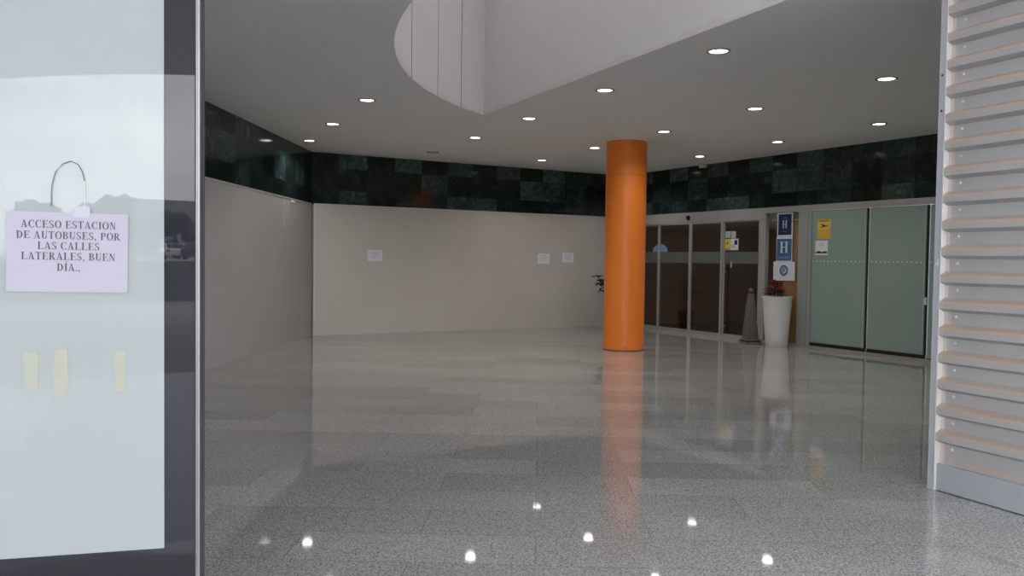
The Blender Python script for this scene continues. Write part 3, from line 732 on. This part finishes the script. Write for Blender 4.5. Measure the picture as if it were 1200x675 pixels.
# ------------------------------------------------------------------ ribbed metal panel, right
cp = empty('ribbed_metal_panel', K0, AC, 'grey horizontally ribbed metal wall panel with dusty ribs standing at the right edge', 'wall panel')
prof = []                                     # (y, z) outline, front towards -y
z0 = .195; prof.append((0, z0)); z = .308
VAL, SLT, FR, SLB, DEP = .0, .0, 0, 0, -.052
k = 0
while z < H-.06:
    # valley around the screw row, then underside slope of next rib, rib front, dusty top slope
    prof += [(0, z-.055), (0, z+.030), (DEP, z+.053), (DEP, z+.108)]
    if z+.132 < H: prof += [(0, z+.132)]
    z += .187; k += 1
prof = [p for p in prof if p[1] < H-.001]
prof += [(prof[-1][0], H-.001)]
back = [(.03, H-.001), (.03, z0)]
MB().prism(prof+back, 'x', 0.004, 2.55).build('ribbed_sheet', M['corr'], cp)
MB().box(.004, 2.55, -.036, .03, .006, .195, .003).build('kick_plate', M['kick'], cp)
MB().box(0, 2.55, -.02, .03, 0, .006).build('base_gap', M['black'], cp)
MB().box(-.060, -.006, -.045, .058, 0, H-.001, .003).build('edge_trim', M['trim'], cp)
MB().box(-.006, .004, -.052, .03, 0, H-.001, .002).build('edge_bead', M['bright'], cp)
# fold of the flange behind the rib ends
MB().box(.004, .03, -.004, .0, .195, H-.001).build('flange', plain('dusty_flange', (.50,.43,.385), .6), cp)
z = .308; first = None
while z < H-.1:
    if first is None:
        first = MB().lathe([(0, -.009), (.004, -.009), (.0065, -.005), (.0065, -.002), (.011, -.0015), (.011, 0), (0, 0)], 14, mat=Matrix.Rotation(-PI/2, 4, 'X')).build('screw', M['screw'], cp, smooth=True); s_ = first
    else:
        s_ = first.copy(); COL.objects.link(s_); s_.parent = cp
    s_.location = (.097, -.0002, z); z += .187
MB().lathe([(0, -.002), (.009, -.002), (.009, 0), (0, 0)], 10, mat=Matrix.Rotation(-PI/2, 4, 'X')).build('screw_hole', M['black'], cp).location = (-.034, -.045, 2.94)
MB().lathe([(0, -.002), (.009, -.002), (.009, 0), (0, 0)], 10, mat=Matrix.Rotation(-PI/2, 4, 'X')).build('screw_hole', M['black'], cp).location = (-.034, -.045, 2.69)
MB().prism([(-.05, 1.60), (-.022, 1.60), (-.022, 1.655)], 'y', -.0475, -.0448).build('chip', M['bright'], cp)

# ------------------------------------------------------------------ glazed panel, left
gp = empty('glazed_panel', P0, AP, 'large white backed glass panel with a dark glossy border at the left edge', 'glass panel')
MB().box(-1.62, .0735, .004, .10, 0, H-.002).build('dark_border', M['blackglass'], gp)
MB().box(-1.5, 0, 0, .004, .842, 3.1).build('white_pane', M['wglass'], gp)
MB().box(.0735, .0765, .006, .1, 0, H-.002).build('dark_seal', M['darkrub'], gp)
MB().box(.0765, .0815, .002, .1, 0, H-.002, .001).box(.0815, .0865, -.002, .1, 0, H-.002, .002).build('steel_edge', M['steel'], gp)
MB().box(.0865, .0885, .004, .1, 0, H-.002).build('outer_seal', M['darkrub'], gp)
# yellowed tape strips left on the glass
def strip_outline(cx_, z0_, z1_, w_, seed):
    rr = random.Random(seed); N = 7; Lp = []; Rp = []
    for i in range(N+1):
        z_ = z0_+(z1_-z0_)*i/N; e = .75 if i in (0, N) else 1
        Lp.append((cx_-w_/2*e+rr.uniform(-.003, .003), z_)); Rp.append((cx_+w_/2*e+rr.uniform(-.003, .003), z_))
    return Lp+Rp[::-1]
for i, (c_, a_, b_, w_) in enumerate([(-.308, 1.262, 1.355, .034), (-.240, 1.243, 1.362, .034), (-.105, 1.253, 1.356, .026)]):
    MB().prism(strip_outline(c_, a_, b_, w_, i), 'y', -.0006, 0).build('tape_residue', M['tape'], gp)
def pat(x, y, z): return P0+Vector((math.cos(AP)*x-math.sin(AP)*y, math.sin(AP)*x+math.cos(AP)*y, z))
pn = empty('paper_notice', pat(-.2235, -.0015, 1.505), AP, 'white sheet with bold black Spanish notice taped on the left glass panel', 'notice')
w_, h_ = .275, .198
MB().box(-w_/2, w_/2, -.001, 0, 0, h_).build('sheet', M['paper'], pn)
pn.rotation_euler = (0, math.radians(.6), AP)
mb = MB()
zs = [.159, .132, .106, .080, .053]
K = .215/(text_width(TEXT[0])*.0184)
for s_, zz in zip(TEXT, zs):
    serif(mb, s_, .002, zz, .0184, -.0016, K)
plabel(mb.build('lettering', M['ink'], pn), 'bold black capital letters')
cpts = [(-.038, -.003, .212), (-.0375, -.004, .24), (-.036, -.004, .268), (-.028, -.004, .298), (-.012, -.004, .318), (.006, -.004, .326), (.022, -.004, .318), (.032, -.004, .300), (.037, -.004, .278)]
plabel(MB().tube(cpts, .0011, 6).build('hanging_cord', M['cord'], pn, smooth=True), 'thin dark looped cord above the sheet')
MB().tube([(.037, -.004, .278), (.038, -.003, .235), (.037, -.002, .196)], .0006, 6).build('pale_thread', M['greyink'], pn, smooth=True)
MB().prism([(.012, .186), (.048, .186), (.050, .212), (.036, .217), (.014, .210)], 'y', -.0016, -.0011).build('clear_tape', plain('clear_tape', (.26,.265,.28), .3), pn)

# ------------------------------------------------------------------ street behind the viewer (seen mirrored in the glass)
def car(loc, rz, paint, lab):
    r = empty('parked_car', loc, rz, lab, 'car')
    side = [(-2.1, .35), (-2.15, .75), (-2.0, .95), (-1.1, 1.02), (-.45, 1.42), (1.2, 1.45), (1.95, 1.0), (2.1, .9), (2.12, .35)]
    t = MB().prism(side, 'y', -.86, .86); bmesh.ops.bevel(t.bm, geom=t.bm.edges[:], offset=.06, segments=2, profile=.5, affect='EDGES'); t.build('body', paint, r, smooth=True)
    MB().prism([(-1.0, 1.02), (-.42, 1.36), (1.12, 1.38), (1.7, 1.02)], 'y', -.875, .875).build('side_window', M['carg'], r)
    t = bmesh.new(); MB().prism([(1.30, 1.40), (1.88, 1.04), (1.93, 1.07), (1.36, 1.43)], 'y', -.7, .7).build('rear_window', M['carg'], r)
    for sx in (-1.3, 1.3):
        for sy in (-.8, .8):
            MB().lathe([(0, -.1), (.2, -.1), (.31, -.09), (.33, -.05), (.33, .05), (.31, .09), (.2, .1), (0, .1)], 24, mat=Matrix.Translation((sx, sy, .33)) @ Matrix.Rotation(PI/2, 4, 'X')).build('wheel', M['tyre'], r, smooth=True)
    for sy in (-.7, .7): MB().box(2.06, 2.14, sy-.12, sy+.12, .7, .88, .02).build('tail_lamp', M['lampred'], r)
car((11.6, -78, 1.25), PI/2, M['carw'], 'white car parked across the street behind the viewer')
car((13.2, -73, 1.25), 2.2, M['card'], 'dark car parked across the street behind the viewer')
def tree(loc, h, seed):
    r = empty('street_tree', loc, 0, 'dark leafy tree across the street behind the viewer', 'tree', 'trees across the street'); rr = random.Random(seed)
    MB().tube([(0, 0, 0), (.1, 0, h*.3), (0, .1, h*.6)], [.3, .22, .12], 10).build('trunk', M['bark'], r, smooth=True)
    mb = MB()
    for k in range(14):
        a = rr.uniform(0, 2*PI); q = rr.uniform(0, h*.3); mb.ball((q*math.cos(a), q*math.sin(a), h*rr.uniform(.42, .92)), h*rr.uniform(.12, .2), 2, (1, 1, .8))
    for v in mb.bm.verts: v.co += Vector((rr.uniform(-.3, .3), rr.uniform(-.3, .3), rr.uniform(-.3, .3)))
    mb.build('crown', M['tree'], r)
for i, (x, y, h) in enumerate([(1, -95, 8), (8, -92, 9), (15, -98, 8), (24, -95, 10), (-8, -96, 7), (-18, -92, 9), (33, -99, 9), (45, -92, 10), (-30, -98, 8)]): tree((x, y, 1.25), h*.72, i)
b = empty('apartment_building', (22, -140, 1.25), 0, 'pale apartment building far across the street behind the viewer', 'building')
MB().box(-14, 14, -6, 6, 0, 8).box(-8, 8, -5, 5, 8, 9).build('walls', M['bld'], b)
for i in range(2):
    for j in range(8): MB().box(-12+j*3.2, -10.4+j*3.2, 6, 6.1, 1.2+i*2.8, 2.8+i*2.8).build('window', M['bwin'], b)
